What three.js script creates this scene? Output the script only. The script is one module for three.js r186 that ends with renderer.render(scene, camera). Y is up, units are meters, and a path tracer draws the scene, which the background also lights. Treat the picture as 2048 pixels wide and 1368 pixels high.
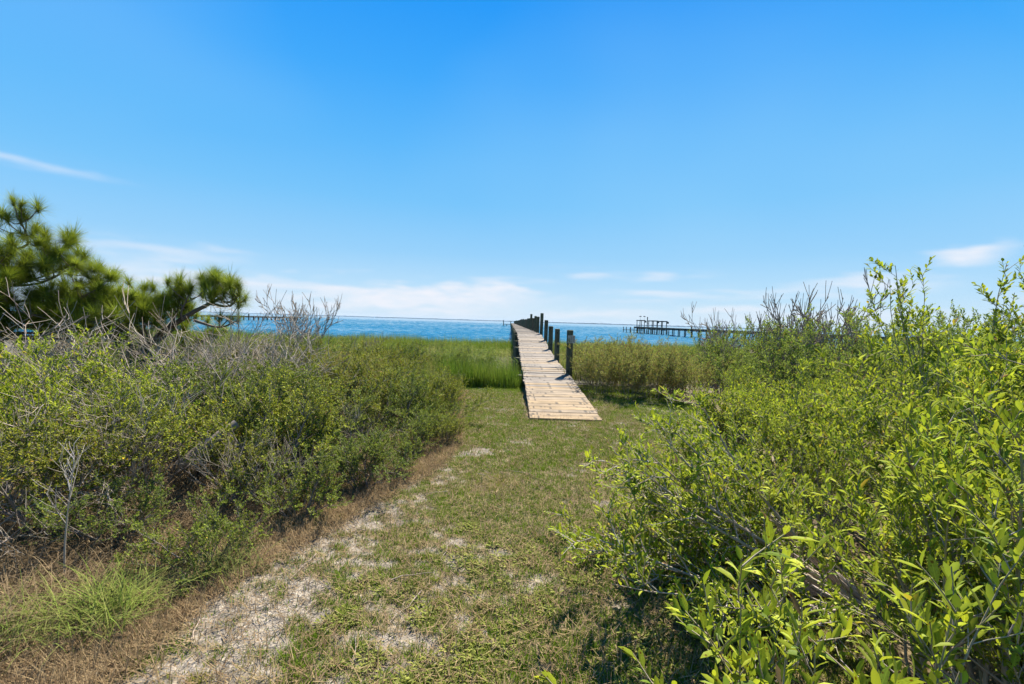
import * as THREE from 'three';
import { mergeGeometries } from 'three/addons/utils/BufferGeometryUtils.js';
import { ImprovedNoise } from 'three/addons/math/ImprovedNoise.js';

// ---------- camera ----------
const scene = new THREE.Scene();
const camera = new THREE.PerspectiveCamera(73.85, 1024 / 684, 0.05, 20000);
camera.rotation.order = 'YXZ';
camera.position.set(0, 1.65, 0);
camera.rotation.set(THREE.MathUtils.degToRad(-2.58), 0, THREE.MathUtils.degToRad(1.75));
const renderer = new THREE.WebGLRenderer({ antialias: true });
renderer.setSize(1024, 684);
renderer.toneMapping = THREE.LinearToneMapping;
renderer.toneMappingExposure = 2.7;
renderer.shadowMap.enabled = true;

// ---------- noise and random numbers ----------
function rng(seed) { let a = (seed * 2654435761) >>> 0; return () => { a = (a + 0x6D2B79F5) | 0; let t = Math.imul(a ^ (a >>> 15), 1 | a); t = (t + Math.imul(t ^ (t >>> 7), 61 | t)) ^ t; return ((t ^ (t >>> 14)) >>> 0) / 4294967296; }; }
const perlin = new ImprovedNoise();
const N3 = (x, y, z) => perlin.noise(x + 31.7, y + 17.3, z + 5.1);
function fbm(x, y, z, o = 4) { let s = 0, a = 0.5, f = 1; for (let i = 0; i < o; i++) { s += a * N3(x * f, y * f, z * f); a *= 0.5; f *= 2.03; } return s; }
const clamp = (x, a = 0, b = 1) => Math.min(b, Math.max(a, x));
const smooth = (a, b, x) => { const t = clamp((x - a) / (b - a)); return t * t * (3 - 2 * t); };
const lerp = (a, b, t) => a + (b - a) * t;
function curve(stops, x) { if (x <= stops[0][0]) return stops[0][1]; for (let i = 1; i < stops.length; i++) if (x <= stops[i][0]) return lerp(stops[i - 1][1], stops[i][1], (x - stops[i - 1][0]) / (stops[i][0] - stops[i - 1][0])); return stops[stops.length - 1][1]; }

// ---------- sky: clear blue air, thin cirrus, low soft clouds all round ----------
{
  const W = 2048, H = 1024, data = new Float32Array(W * H * 4);
  const R = [[0, .68], [1.5, .62], [4, .49], [8, .32], [14, .19], [20, .115], [27, .055], [34, .024], [50, .016], [90, .013]];
  const G = [[0, .81], [1.5, .80], [4, .745], [8, .645], [14, .56], [20, .485], [27, .40], [34, .33], [50, .26], [90, .2]];
  const B = [[0, .94], [4, .97], [14, .97], [27, .97], [34, .95], [50, .86], [90, .74]];
  // wisps: azimuth, elevation, half width, half height (degrees), strength
  const wisps = [[-47, 12.2, 8, .5, .5], [-13, 2.5, 20, 2.1, 1], [-3, 3.6, 8, 1.4, .95], [-38, 6, 9, 1.1, .5], [-35, 3.4, 12, 1.7, .65], [44.5, 7.4, 3.4, 1.0, .95], [9, 5.9, 3.4, .5, .5], [17.5, 5.9, 3, .5, .5], [37, 4.6, 8, 1.2, .7], [26, 2.2, 7, .9, .75], [54, 3.4, 8, 1.4, .7], [33, 1.5, 14, .9, .6], [10, 1.3, 10, .7, .6], [-60, 4, 10, 1.4, .5]];
  const r = rng(5);
  for (let i = 0; i < 34; i++) { const az = 66 + r() * 228; wisps.push([az > 180 ? az - 360 : az, 1.5 + r() * r() * 12, 4 + r() * 10, .6 + r() * .9, .4 + r() * .35]); }
  for (let j = 0; j < H; j++) {
    const el = ((j + 0.5) / H) * 180 - 90, e = Math.max(0, el);
    const base = [curve(R, e), curve(G, e), curve(B, e)];
    for (let i = 0; i < W; i++) {
      const th = ((i + 0.5) / W - 0.5) * 2 * Math.PI, dx = Math.cos(th), dz = Math.sin(th), o = (j * W + i) * 4;
      let c = 0, veilness = 0;
      if (el > -0.5 && el < 60) {
        const az = Math.atan2(dx, -dz) * 180 / Math.PI;
        // broad thin veil of cirrus
        const veil = fbm(dx * 1.3 + 2.2, dz * 1.3, e * .035, 3);
        veilness = clamp(0.09 + veil * 0.42) * smooth(60, 12, e) * .8;
        let near = 0;
        for (const w of wisps) {
          let da = az - w[0]; if (da > 180) da -= 360; if (da < -180) da += 360;
          if (Math.abs(da) > w[2] * 1.6 || Math.abs(e - w[1]) > w[3] * 3.2) continue;
          const n = fbm(az * .16 + w[0], e * .95 + w[1] * 3, w[0], 4), n2 = fbm(az * .5, e * 2.2, w[0] + 9, 3);
          const y = (e - w[1] + da * .035 * (w[0] < -30 ? 1 : -.3)) / w[3] + n * 1.6, x = da / w[2] + n * .5;
          near = Math.max(near, w[4] * smooth(1.15, .1, Math.hypot(x, y * (y < 0 ? .8 : 1.1))) * (.85 + n2 * .5));
        }
        const streak = smooth(.12, .5, fbm(az * .07 + 3, e * .75, 4.4, 4)) * smooth(9, 2, e) * .7;
        c = 1 - (1 - c) * (1 - clamp(near)) * (1 - streak);
      }
      const k = clamp(c), b0 = lerp(base[0], .5, veilness), b1 = lerp(base[1], .8, veilness), b2 = lerp(base[2], .98, veilness);
      data[o] = lerp(b0, .88, k) / 2.7; data[o + 1] = lerp(b1, .905, k) / 2.7; data[o + 2] = lerp(b2, .98, k) / 2.7; data[o + 3] = 1;
    }
  }
  const sky = new THREE.DataTexture(data, W, H, THREE.RGBAFormat, THREE.FloatType);
  sky.mapping = THREE.EquirectangularReflectionMapping; sky.magFilter = THREE.LinearFilter; sky.minFilter = THREE.LinearFilter; sky.needsUpdate = true;
  scene.background = sky; scene.environment = sky;
}
// ---------- sun: ahead and to the right, high ----------
const sun = new THREE.DirectionalLight(new THREE.Color(1, 0.925, 0.79), 5);
sun.position.set(24.5, 79.9, -55); sun.target.position.set(0, 0, 0);
sun.castShadow = true; sun.shadow.mapSize.set(4096, 4096); sun.shadow.radius = 1;
Object.assign(sun.shadow.camera, { left: -60, right: 60, top: 60, bottom: -60, near: 1, far: 220 });
scene.add(sun, sun.target);

// ---------- helpers ----------
const V = (x, y, z) => new THREE.Vector3(x, y, z);
const taken = {};
const numbered = (n) => { if (!(n in taken)) { taken[n] = 0; return n; } taken[n]++; return n + '_' + String(taken[n]).padStart(3, '0'); };
function put(o, name, label, category, group, kind) {
  o.name = numbered(name); scene.add(o);
  if (label) o.userData.label = label;
  if (category) o.userData.category = category;
  if (group) o.userData.group = group;
  if (kind) o.userData.kind = kind;
  o.traverse((c) => { c.castShadow = true; c.receiveShadow = true; });
  return o;
}
function part(parent, name, geometry, material, kind) {
  const m = new THREE.Mesh(geometry, material); m.name = name; m.castShadow = m.receiveShadow = true;
  if (kind) m.userData.kind = kind;
  parent.add(m); return m;
}
// a collector of triangles with vertex colours
class Mesher {
  constructor() { this.p = []; this.n = []; this.c = []; this.i = []; }
  get count() { return this.p.length / 3; }
  vert(v, n, c) { this.p.push(v.x, v.y, v.z); this.n.push(n.x, n.y, n.z); this.c.push(c[0], c[1], c[2]); return this.count - 1; }
  tube(pts, radii, c, sides = 5, colour2) {
    const rows = [], up = V(0.31, 0.2, 0.93).normalize();
    for (let k = 0; k < pts.length; k++) {
      const t = V().subVectors(pts[Math.min(k + 1, pts.length - 1)], pts[Math.max(k - 1, 0)]).normalize();
      const a = V().crossVectors(t, up).normalize(), b = V().crossVectors(t, a).normalize(), row = [];
      const cc = colour2 ? c.map((x, q) => lerp(x, colour2[q], k / (pts.length - 1))) : c;
      for (let s = 0; s < sides; s++) { const th = s / sides * Math.PI * 2, n = V().addScaledVector(a, Math.cos(th)).addScaledVector(b, Math.sin(th)); row.push(this.vert(V().copy(pts[k]).addScaledVector(n, radii[k]), n, cc)); }
      rows.push(row);
    }
    for (let k = 0; k + 1 < rows.length; k++) for (let s = 0; s < sides; s++) { const s2 = (s + 1) % sides; this.i.push(rows[k][s], rows[k][s2], rows[k + 1][s], rows[k][s2], rows[k + 1][s2], rows[k + 1][s]); }
  }
  // a leaf folded along its midrib: rich has a curved outline of six triangles, plain two
  leaf(b, dir, up, L, W, c, rich = true, droop = 0.12) {
    const side = V().crossVectors(dir, up).normalize(), nn = V().crossVectors(side, dir).normalize();
    const at = (t, s, h) => V().copy(b).addScaledVector(dir, t * L).addScaledVector(side, s * W).addScaledVector(nn, h * L - droop * L * t * t);
    const nl = V().copy(nn).addScaledVector(side, -.35).normalize(), nr = V().copy(nn).addScaledVector(side, .35).normalize();
    if (rich) {
      const i0 = this.vert(at(0, 0, 0), nn, c), m1 = this.vert(at(.4, 0, 0), nn, c), m2 = this.vert(at(.75, 0, 0), nn, c), tip = this.vert(at(1, 0, 0), nn, c);
      const l1 = this.vert(at(.38, -.5, .05), nl, c), l2 = this.vert(at(.74, -.4, .05), nl, c), r1 = this.vert(at(.38, .5, .05), nr, c), r2 = this.vert(at(.74, .4, .05), nr, c);
      this.i.push(i0, m1, l1, l1, m1, l2, l2, m1, m2, l2, m2, tip, i0, r1, m1, r1, r2, m1, r2, m2, m1, r2, tip, m2);
    } else {
      const i0 = this.vert(at(0, 0, 0), nn, c), tip = this.vert(at(1, 0, 0), nn, c), l = this.vert(at(.55, -.5, .06), nl, c), r = this.vert(at(.55, .5, .06), nr, c);
      this.i.push(i0, tip, l, i0, r, tip);
    }
  }
  // a grass blade bending over
  blade(b, dir, L, W, bend, c, segs = 2) {
    const side = V(-dir.z, 0, dir.x).normalize(); if (side.lengthSq() < .1) side.set(1, 0, 0);
    const h = V(dir.x, 0, dir.z).normalize(); let prev = null; const p = V().copy(b), d = V().copy(dir).normalize();
    for (let k = 0; k <= segs; k++) {
      const w = W * (1 - k / segs) * .5 + 0.0002, n = V().crossVectors(side, d).normalize();
      if (k < segs) { const a = this.vert(V().copy(p).addScaledVector(side, -w), n, c), e = this.vert(V().copy(p).addScaledVector(side, w), n, c); if (prev) this.i.push(prev[0], prev[1], a, prev[1], e, a); prev = [a, e]; }
      else { const t = this.vert(p, n, c); this.i.push(prev[0], prev[1], t); }
      p.addScaledVector(d, L / segs); d.addScaledVector(h, bend).addScaledVector(V(0, -1, 0), bend * .8).normalize();
    }
  }
  geometry() {
    const g = new THREE.BufferGeometry();
    g.setAttribute('position', new THREE.Float32BufferAttribute(this.p, 3));
    g.setAttribute('normal', new THREE.Float32BufferAttribute(this.n, 3));
    g.setAttribute('color', new THREE.Float32BufferAttribute(this.c, 3));
    g.setIndex(this.i); return g;
  }
}
function texture(w, h, fn, srgb = false, mmPerRepeat) {
  const d = new Uint8Array(w * h * 4);
  for (let y = 0; y < h; y++) for (let x = 0; x < w; x++) { const c = fn(x / w, y / h, x, y), o = (y * w + x) * 4; d[o] = clamp(c[0]) * 255; d[o + 1] = clamp(c[1]) * 255; d[o + 2] = clamp(c[2]) * 255; d[o + 3] = 255; }
  const t = new THREE.DataTexture(d, w, h, THREE.RGBAFormat); t.wrapS = t.wrapT = THREE.RepeatWrapping; t.magFilter = THREE.LinearFilter; t.minFilter = THREE.LinearMipmapLinearFilter; t.generateMipmaps = true;
  if (srgb) t.colorSpace = THREE.SRGBColorSpace; t.needsUpdate = true; return t;
}
// noise that repeats at 1 in x and y
function tiled(fn) { return (u, v) => { const a = fn(u, v), b = fn(u - 1, v), c = fn(u, v - 1), d = fn(u - 1, v - 1); return lerp(lerp(a, b, u), lerp(c, d, u), v); }; }

const leafMat = (rough = 1, trans = 0.42, coat = 0.0) => new THREE.MeshPhysicalMaterial({ color: 0xffffff, vertexColors: true, roughness: rough, transmission: trans, thickness: 0, clearcoat: coat, clearcoatRoughness: 0.4, specularIntensity: .12, side: THREE.DoubleSide });
const M = {
  leaf: leafMat(), glossy: leafMat(1, .32, .12), needle: leafMat(1, .32, 0), grass: leafMat(1, .35, 0), dry: leafMat(1, .25, 0),
  bark: new THREE.MeshStandardMaterial({ vertexColors: true, roughness: .9 }),
};

// ---------- ground ----------
const pathLeft = (d) => curve([[0, -2.0], [2, -2.0], [2.6, -1.97], [3.5, -1.6], [5, -1.02], [6, -.92], [8, -1.15], [11.5, -1.35], [16, -1.4]], d);
function groundH(x, z) {
  const d = -z;
  let y = curve([[0, 0], [10.5, 0], [13, -.08], [18, -.3], [30, -.46], [38, -.52], [44, -.75], [60, -1.6], [120, -3], [400, -4]], d + N3(x * .08, 3, z * .05) * 5 * smooth(20, 40, d));
  const bank = smooth(0.1, 1.6, pathLeft(d) - x) * smooth(14, 9, d); y += .16 * bank;
  y += .03 * fbm(x * .9, 1, z * .9, 3) + .012 * fbm(x * 6, 2, z * 6, 3) * smooth(14, 6, d);
  return y;
}
// how sandy and how green the open ground is (0..1)
function sandiness(x, z) {
  const d = -z, e = x - pathLeft(d);
  const strip = smooth(.85, .1, Math.abs(e - .22)) * smooth(6.6, 4.4, d) * (.35 + .9 * clamp(.5 + fbm(x * 1.1, 20, z * 1.1, 2) * 1.8));
  const lower = smooth(4.4, 2.2, d) * smooth(.7, -1.1, x) * .95;
  const n = fbm(x * 1.7 + 4, .5, z * 1.7, 4) * 1.1 + fbm(x * 9, 3.5, z * 9, 3) * 1.35;
  const far = smooth(5.5, 7.5, d) * smooth(.75, 1.6, x) * smooth(11, 9, d) * .22;
  return clamp(strip * .5 + lower * .6 + far - .02 + n * 1.3);
}
{
  const xs = [], zs = [];
  const grow = (list, from, step0, ratio, to, sgn) => { let p = from, s = step0; while (Math.abs(p) < to) { list.push(sgn * p); p += s; s = p > 7 ? s * ratio : s; } list.push(sgn * to); };
  const pos = [], neg = []; grow(pos, 0, .045, 1.09, 9000, 1); grow(neg, .045, .045, 1.09, 9000, -1); xs.push(...neg.reverse(), ...pos);
  { const f = []; grow(f, 1.0, .045, 1.06, 9000, -1); zs.push(9000, 2000, 400, 80, 20, 6, 2, .6, 0, -.5, ...f); }
  const p = [], c = [], uv = [], idx = [], r = rng(11);
  for (const z of zs) for (const x of xs) {
    const d = -z, near = Math.abs(x) < 9 && d > .5 && d < 15;
    let y = groundH(x, z);
    const s = near ? sandiness(x, z) : .2;
    if (near) y += .015 * smooth(.3, .8, s) * fbm(x * 14, 8, z * 14, 2) - .012 * s;
    p.push(x, y, z);
    const sand = [.25, .224, .19], dirt = [.12, .09, .05], thatch = [.165, .125, .055];
    const g = clamp(.5 + fbm(x * 3.1, 7, z * 3.1, 3) * 1.3), t = smooth(.22, .78, s);
    const inBank = smooth(-.05, .5, pathLeft(d) - x) * smooth(14, 11, d), marsh = smooth(11, 14, d);
    let col = [0, 1, 2].map((k) => lerp(lerp(dirt[k], thatch[k], g), sand[k], t * (1 - inBank * .75)));
    col = col.map((v, k) => lerp(v, [.10, .095, .06][k], marsh));
    const grime = 1 - .5 * smooth(.05, .4, fbm(x * 2.9, 40, z * 2.9, 4)) * t; c.push(...col.map((v) => v * grime));
    uv.push(x / 1.3, z / 1.3);
  }
  const nx = xs.length; for (let j = 0; j + 1 < zs.length; j++) for (let i = 0; i + 1 < nx; i++) { const a = j * nx + i; idx.push(a, a + 1, a + nx, a + 1, a + nx + 1, a + nx); }
  const g = new THREE.BufferGeometry();
  g.setAttribute('position', new THREE.Float32BufferAttribute(p, 3)); g.setAttribute('color', new THREE.Float32BufferAttribute(c, 3)); g.setAttribute('uv', new THREE.Float32BufferAttribute(uv, 2));
  g.setIndex(idx); g.computeVertexNormals();
  const grain = tiled((u, v) => fbm(u * 26, v * 26, 1, 4)), specks = tiled((u, v) => N3(u * 150, v * 150, 6));
  const hgt = (u, v) => .55 + grain(u, v) * .8 + specks(u, v) * .3;
  const map = texture(512, 512, (u, v) => { const h = hgt(u, v), k = clamp(.62 + (h - .5) * .75); return [k * 1.02, k, k * .97]; }, true);
  const bump = texture(512, 512, (u, v) => { const h = hgt(u, v); return [h, h, h]; });
  const m = new THREE.MeshStandardMaterial({ vertexColors: true, map, bumpMap: bump, bumpScale: .02, roughness: 1 });
  m.color.setRGB(1.9, 1.9, 1.9);
  put(new THREE.Mesh(g, m), 'ground', 'pale sandy ground with patchy dry thatch sloping down to the bay', 'ground', null, 'structure');
}
// ---------- water ----------
const WATER = -.55;
{
  const ds = [], angs = []; for (let d = 33; d < 9500; d *= d < 420 ? 1.0065 : 1.05) ds.push(d); ds.push(9500);
  for (let a = -66; a <= 66.01; a += .22) angs.push(a * Math.PI / 180);
  const r = rng(21), comps = [];
  for (let k = 0; k < 26; k++) { const L = .7 * Math.pow(6, r()), th = .35 + (r() - .5) * 1.5; comps.push([Math.sin(th) * 6.283 / L, Math.cos(th) * 6.283 / L, r() * 6.283, .0075 * L * (.6 + .8 * r())]); }
  const p = [], uvs = [], idx = [];
  for (const d of ds) for (const a of angs) {
    const x = d * Math.tan(a), z = -d; let h = 0;
    const gust = .75 + .9 * clamp(.5 + fbm(x * .02, 3, z * .045, 2) * 1.6), fade = smooth(6000, 1200, d);
    for (const w of comps) h += w[3] * Math.sin(w[0] * x + w[1] * z + w[2]);
    p.push(x, WATER + h * gust * fade * 1.15, z); uvs.push(x / 14, z / 14);
  }
  const nx = angs.length; for (let j = 0; j + 1 < ds.length; j++) for (let i = 0; i + 1 < nx; i++) { const q = j * nx + i; idx.push(q, q + 1, q + nx, q + 1, q + nx + 1, q + nx); }
  const g = new THREE.BufferGeometry(); g.setAttribute('position', new THREE.Float32BufferAttribute(p, 3)); g.setAttribute('uv', new THREE.Float32BufferAttribute(uvs, 2)); g.setIndex(idx); g.computeVertexNormals();
  const wave = tiled((u, v) => fbm(u * 5 + v * 1.5, v * 13, 3, 5)), wave2 = tiled((u, v) => fbm(u * 14, v * 30, 8, 3));
  const bump = texture(512, 512, (u, v) => { const h = .5 + wave(u, v) * .75 + wave2(u, v) * .22; return [h, h, h]; });
  const m = new THREE.MeshPhysicalMaterial({ roughness: .12, ior: 1.33, bumpMap: bump, bumpScale: .12 });
  m.color.setRGB(.018, .11, .19);
  put(new THREE.Mesh(g, m), 'water', 'rippled blue water of the wide bay', 'water', null, 'structure');
}
scene.fog = new THREE.FogExp2(new THREE.Color(.6, .8, 1), 0.00007);
// ---------- far shore ----------
{
  const g0 = new Mesher(), r = rng(3);
  for (let k = 0; k < 2; k++) {
    const D = [6200, 5200][k]; let rows = [];
    for (let x = -9000; x <= 9000; x += 22) {
      const right = smooth(-400, 900, x), h = (k ? 11 * right : 9) * (.75 + .5 * Math.abs(fbm(x * .004, k, 2, 3)) + .35 * N3(x * .03, k, 1)) + (k ? 2 : 3);
      const z = -D - Math.abs(x) * .05, c = [.03, .05, .035];
      const a = g0.vert(V(x, WATER - .5, z), V(0, .3, 1), c), b = g0.vert(V(x, WATER + Math.max(.2, h), z - 8), V(0, .6, .8), c), e = g0.vert(V(x, WATER + Math.max(.1, h * .8), z - 70), V(0, 1, 0), c);
      rows.push([a, b, e]);
    }
    for (let i = 0; i + 1 < rows.length; i++) for (let q = 0; q < 2; q++) g0.i.push(rows[i][q], rows[i + 1][q], rows[i][q + 1], rows[i + 1][q], rows[i + 1][q + 1], rows[i][q + 1]);
  }
  put(new THREE.Mesh(g0.geometry(), new THREE.MeshStandardMaterial({ vertexColors: true, roughness: 1 })), 'far_shore', 'low wooded shore along the horizon across the bay', 'shore', null, 'stuff');
}
// ---------- boardwalk and pier ----------
const deckY = (d) => curve([[7.6, -.005], [9.5, .12], [12, .26], [15.2, .36], [15.5, .385], [18, .55], [20.5, .8], [23.6, 1.0], [60, .97], [205, .82]], d);
const deckX = (d) => .95 - .0046 * (d - 8);
const wood = (() => {
  const fibre = tiled((u, v) => fbm(u * 3, v * 60, 2, 4)), blotch = tiled((u, v) => fbm(u * 5, v * 6, 9, 3)), r = rng(8), knots = [];
  for (let k = 0; k < 16; k++) knots.push([r(), r(), .006 + r() * .012, .04 + r() * .05]);
  const val = (u, v) => { let k = .72 + fibre(u, v) * .5 + blotch(u, v) * .35; for (const q of knots) { const e = Math.hypot((u - q[0]) / q[2], (v - q[1]) / q[3]); if (e < 2.2) k *= lerp(.5, 1, smooth(.3, 2.2, e + fibre(u, v))); } return clamp(k, .08, 1); };
  return { map: texture(512, 256, (u, v) => { const k = val(u, v); return [k, k * (.955 + .03 * k), k * (.9 + .06 * k)]; }, true), bump: texture(512, 256, (u, v) => { const k = val(u, v); return [k, k, k]; }) };
})();
const plankMats = [[.74, .53, .28], [.69, .51, .30], [.62, .48, .32], [.52, .44, .36], [.48, .41, .345], [.55, .47, .395], [.45, .395, .345]].map((c) => { const m = new THREE.MeshStandardMaterial({ map: wood.map, bumpMap: wood.bump, bumpScale: .004, roughness: .85 }); m.color.setRGB(c[0] * .62, c[1] * .62, c[2] * .62); return m; });
function plankGeometry(len, wid, th, seed) {
  const r = rng(seed), b = .006, g = new THREE.BufferGeometry(), p = [], uv = [], idx = [], u0 = r(), v0 = r();
  const prof = [[-wid / 2, -th / 2], [-wid / 2, th / 2 - b], [-wid / 2 + b, th / 2], [wid / 2 - b, th / 2], [wid / 2, th / 2 - b], [wid / 2, -th / 2]];
  let n = 0; const quad = (a, bq, c, d, ua, ub, uc, ud) => { p.push(...a, ...bq, ...c, ...d); uv.push(...ua, ...ub, ...uc, ...ud); idx.push(n, n + 1, n + 2, n, n + 2, n + 3); n += 4; };
  for (let k = 0; k < 6; k++) { const a = prof[k], c = prof[(k + 1) % 6]; quad([-len / 2, a[1], a[0]], [-len / 2, c[1], c[0]], [len / 2, c[1], c[0]], [len / 2, a[1], a[0]], [u0, v0 + a[0] * 1.1], [u0, v0 + c[0] * 1.1], [u0 + len * .7, v0 + c[0] * 1.1], [u0 + len * .7, v0 + a[0] * 1.1]); }
  for (const s of [-1, 1]) { const x = s * len / 2; for (const [i, j, k, l] of [[0, 1, 4, 5], [1, 2, 3, 4]]) quad([x, prof[i][1], prof[i][0]], [x, prof[j][1], prof[j][0]], [x, prof[k][1], prof[k][0]], [x, prof[l][1], prof[l][0]], [u0, v0], [u0, v0 + .03], [u0 + .1, v0 + .03], [u0 + .1, v0]); }
  g.setAttribute('position', new THREE.Float32BufferAttribute(p, 3)); g.setAttribute('uv', new THREE.Float32BufferAttribute(uv, 2)); g.setIndex(idx); return g.toNonIndexed ? (() => { const q = g.toNonIndexed(); q.computeVertexNormals(); return q; })() : g;
}
function pileGeometry(R, h, seed, sides = 12) {   // a round timber pile, base at 0, slightly tapering, worn top edge
  const r = rng(seed), pts = [[R * 1.04, 0], [R * 1.02, h * .5], [R, h - .02], [R * .93, h], [.0001, h + .004]].map((q) => new THREE.Vector2(q[0], q[1]));
  const g = new THREE.LatheGeometry(pts, sides), pp = g.attributes.position, uv = g.attributes.uv;
  for (let i = 0; i < pp.count; i++) { const x = pp.getX(i), z = pp.getZ(i), y = pp.getY(i), k = 1 + .05 * N3(Math.atan2(z, x) * 1.3 + seed, y * .6, 2); pp.setX(i, x * k); pp.setZ(i, z * k); uv.setXY(i, y * .5, uv.getX(i) * 2 + seed * .37); }
  g.computeVertexNormals(); return g;
}
const pileMat = new THREE.MeshStandardMaterial({ map: wood.map, bumpMap: wood.bump, bumpScale: .006, roughness: .9 }); pileMat.color.setRGB(.145, .15, .085);
const pileMatB = pileMat.clone(); pileMatB.color.setRGB(.17, .14, .085);
const beamMat = pileMat.clone(); beamMat.color.setRGB(.16, .135, .10);
const farMat = beamMat;
// print on the plate: three rows of worn dark characters inside a pale border
const marks = texture(64, 72, (u, v) => { const gx = (u - .14) / .24, gy = (v - .12) / .27, i = Math.floor(gx), j = Math.floor(gy), a = gx - i - .5, b = gy - j - .5; let k = .5 + .25 * N3(u * 9, v * 30, 4); if (i >= 0 && i < 3 && j >= 0 && j < 3) { const s = (i * 5 + j * 3) % 4, ink = s === 0 ? Math.max(Math.abs(a) * 2.6, Math.abs(b) * 1.3) : s === 1 ? Math.abs(a + b * .5) * 4 : s === 2 ? Math.abs(a - b * .5) * 4 : Math.hypot(a * 2.2, b * 1.4); if (ink < .55 && Math.abs(b) < .38 && Math.abs(a) < .4) k *= .3; } return [k, k * .95, k * .88]; });
{
  const pier = new THREE.Group(), r = rng(77), W = 1.22, base = [deckX(8), 0, -7.7];
  pier.position.set(...base);
  const geos = [0, 1, 2, 3, 4, 5].map((k) => plankGeometry(W, .196, .04, 40 + k)), rest = [];
  let d = 7.72, k = 0;
  while (d < 205) {
    const slope = Math.atan2(deckY(d + .1) - deckY(d - .1), .2), far = k >= 300, n = k < 13 ? Math.floor(r() * 3.3) : r() < .1 ? Math.floor(r() * 3) : 2 + Math.floor(r() * 5);
    const step = .2 + (far ? 0 : r() * .004), len = 1 + (r() - .5) * (k < 16 ? .006 : .05), dx = (r() - .5) * (k < 16 ? .01 : .05), dy = (r() - .5) * (k < 16 ? .006 : .016);
    const M4 = new THREE.Matrix4().compose(V(deckX(d) + dx - base[0], deckY(d) + dy + .02, -d - base[2]), new THREE.Quaternion().setFromEuler(new THREE.Euler(slope + (r() - .5) * .02, .0046 + (r() - .5) * (k < 16 ? .004 : .014), (r() - .5) * .008)), V(len * (r() < .5 ? 1 : -1) ** 0, 1, 1));
    const g = geos[Math.floor(r() * 6)];
    if (far) rest.push(g.clone().applyMatrix4(M4)); else { const m = part(pier, 'plank', g, plankMats[n]); m.applyMatrix4(M4); }
    d += step; k++;
  }
  part(pier, 'far_planks', mergeGeometries(rest), plankMats[5], 'stuff');
  // stringers under the planks, in lengths between the piles
  const bents = [9.6, 12.05, 15.4, 18.1, 20.6, 23.7]; while (bents[bents.length - 1] < 202) bents.push(bents[bents.length - 1] + 3.02 + (r() - .5) * .12);
  const beam = (a, b, w, h) => { const len = a.distanceTo(b), g = new THREE.BoxGeometry(w, h, len); const m = new THREE.Mesh(g, beamMat); m.position.copy(a).add(b).multiplyScalar(.5); m.lookAt(b); m.updateMatrix(); return g.applyMatrix4(m.matrix); };
  const all = [7.64, ...bents];
  for (let q = 0; q + 1 < all.length; q++) for (const s of [-.5, 0, .5]) {
    const a = all[q] + (q ? .003 : 0), b = all[q + 1]; if (b > 60 && s === 0) continue;
    part(pier, 'stringer', beam(V(deckX(a) + s - base[0], deckY(a) - .105, -a - base[2]), V(deckX(b) + s - base[0], deckY(b) - .105, -b - base[2]), .05, q ? .19 : .12), beamMat);
  }
  // piles: tall mooring posts along one edge, short cut-off piles along the other, a cross beam at every bent
  const tops = [1.47, 1.45, 1.51, 1.76, 2.13];
  bents.forEach((b, q) => {
    const x = deckX(b), y = deckY(b), bed = Math.max(-3.2, groundH(x, -b)) - .4, R = .083 + r() * .012;
    if (q > 0) {
      const top = q <= 5 ? tops[q - 1] : y + 1.0 + (r() - .5) * .16 + (q === 9 ? .22 : 0), h = top - bed;
      const m = part(pier, 'post', pileGeometry(R, h, q + 1, q < 12 ? 14 : 8), r() < .65 ? pileMat : pileMatB);
      m.position.set(x + .62 - base[0] + (r() - .5) * .03, bed, -b - base[2]); m.rotation.z = (r() - .5) * .02; m.rotation.x = (r() - .5) * .02;
      if (q === 1) {   // a small weathered number plate
        const plate = part(m, 'number_plate', new THREE.BoxGeometry(.19, .205, .02), new THREE.MeshStandardMaterial({ map: marks, roughness: .9 })); plate.material.color.setRGB(.75, .68, .6);
        plate.position.set(.03, h - .24, R + .016); plate.rotation.y = .06;
      }
    }
    const lowTop = y + (q === 0 ? -.14 : q === 2 || q === 3 ? .06 : -.01) + (r() - .3) * .04, bed2 = bed, m2 = part(pier, 'pile', pileGeometry(R * .95, Math.max(.3, lowTop - bed2), q + 90, q < 12 ? 12 : 8), pileMat);
    m2.position.set(x - (q ? .61 + R + .012 : .4) - base[0], bed2, -b - base[2]);
    if (q > 0) part(pier, 'cross_beam', new THREE.BoxGeometry(1.3, .19, .05).translate(x - base[0], y - .30, -b - base[2] + (q % 2 ? .12 : -.12)), beamMat);
  });
  // low landing at the far end
  const E = 203, eb = V(deckX(E) - base[0], 0, -E - base[2]);
  part(pier, 'landing', new THREE.BoxGeometry(3.4, .16, 2.4).translate(eb.x - 2.5, .35, eb.z), beamMat);
  for (const [px, top] of [[-4.1, 2.2], [-2.6, .45], [-.9, 1.9]]) for (const pz of [-1, 1]) { const m = part(pier, 'post', pileGeometry(.14, top + 3.2, px * 7 + pz + 40, 8), pileMat); m.position.set(eb.x + px, -3.2, eb.z + pz); }
  put(pier, 'wooden_pier', 'long weathered plank boardwalk rising from the lawn and running far out over the water', 'pier');
}
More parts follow.
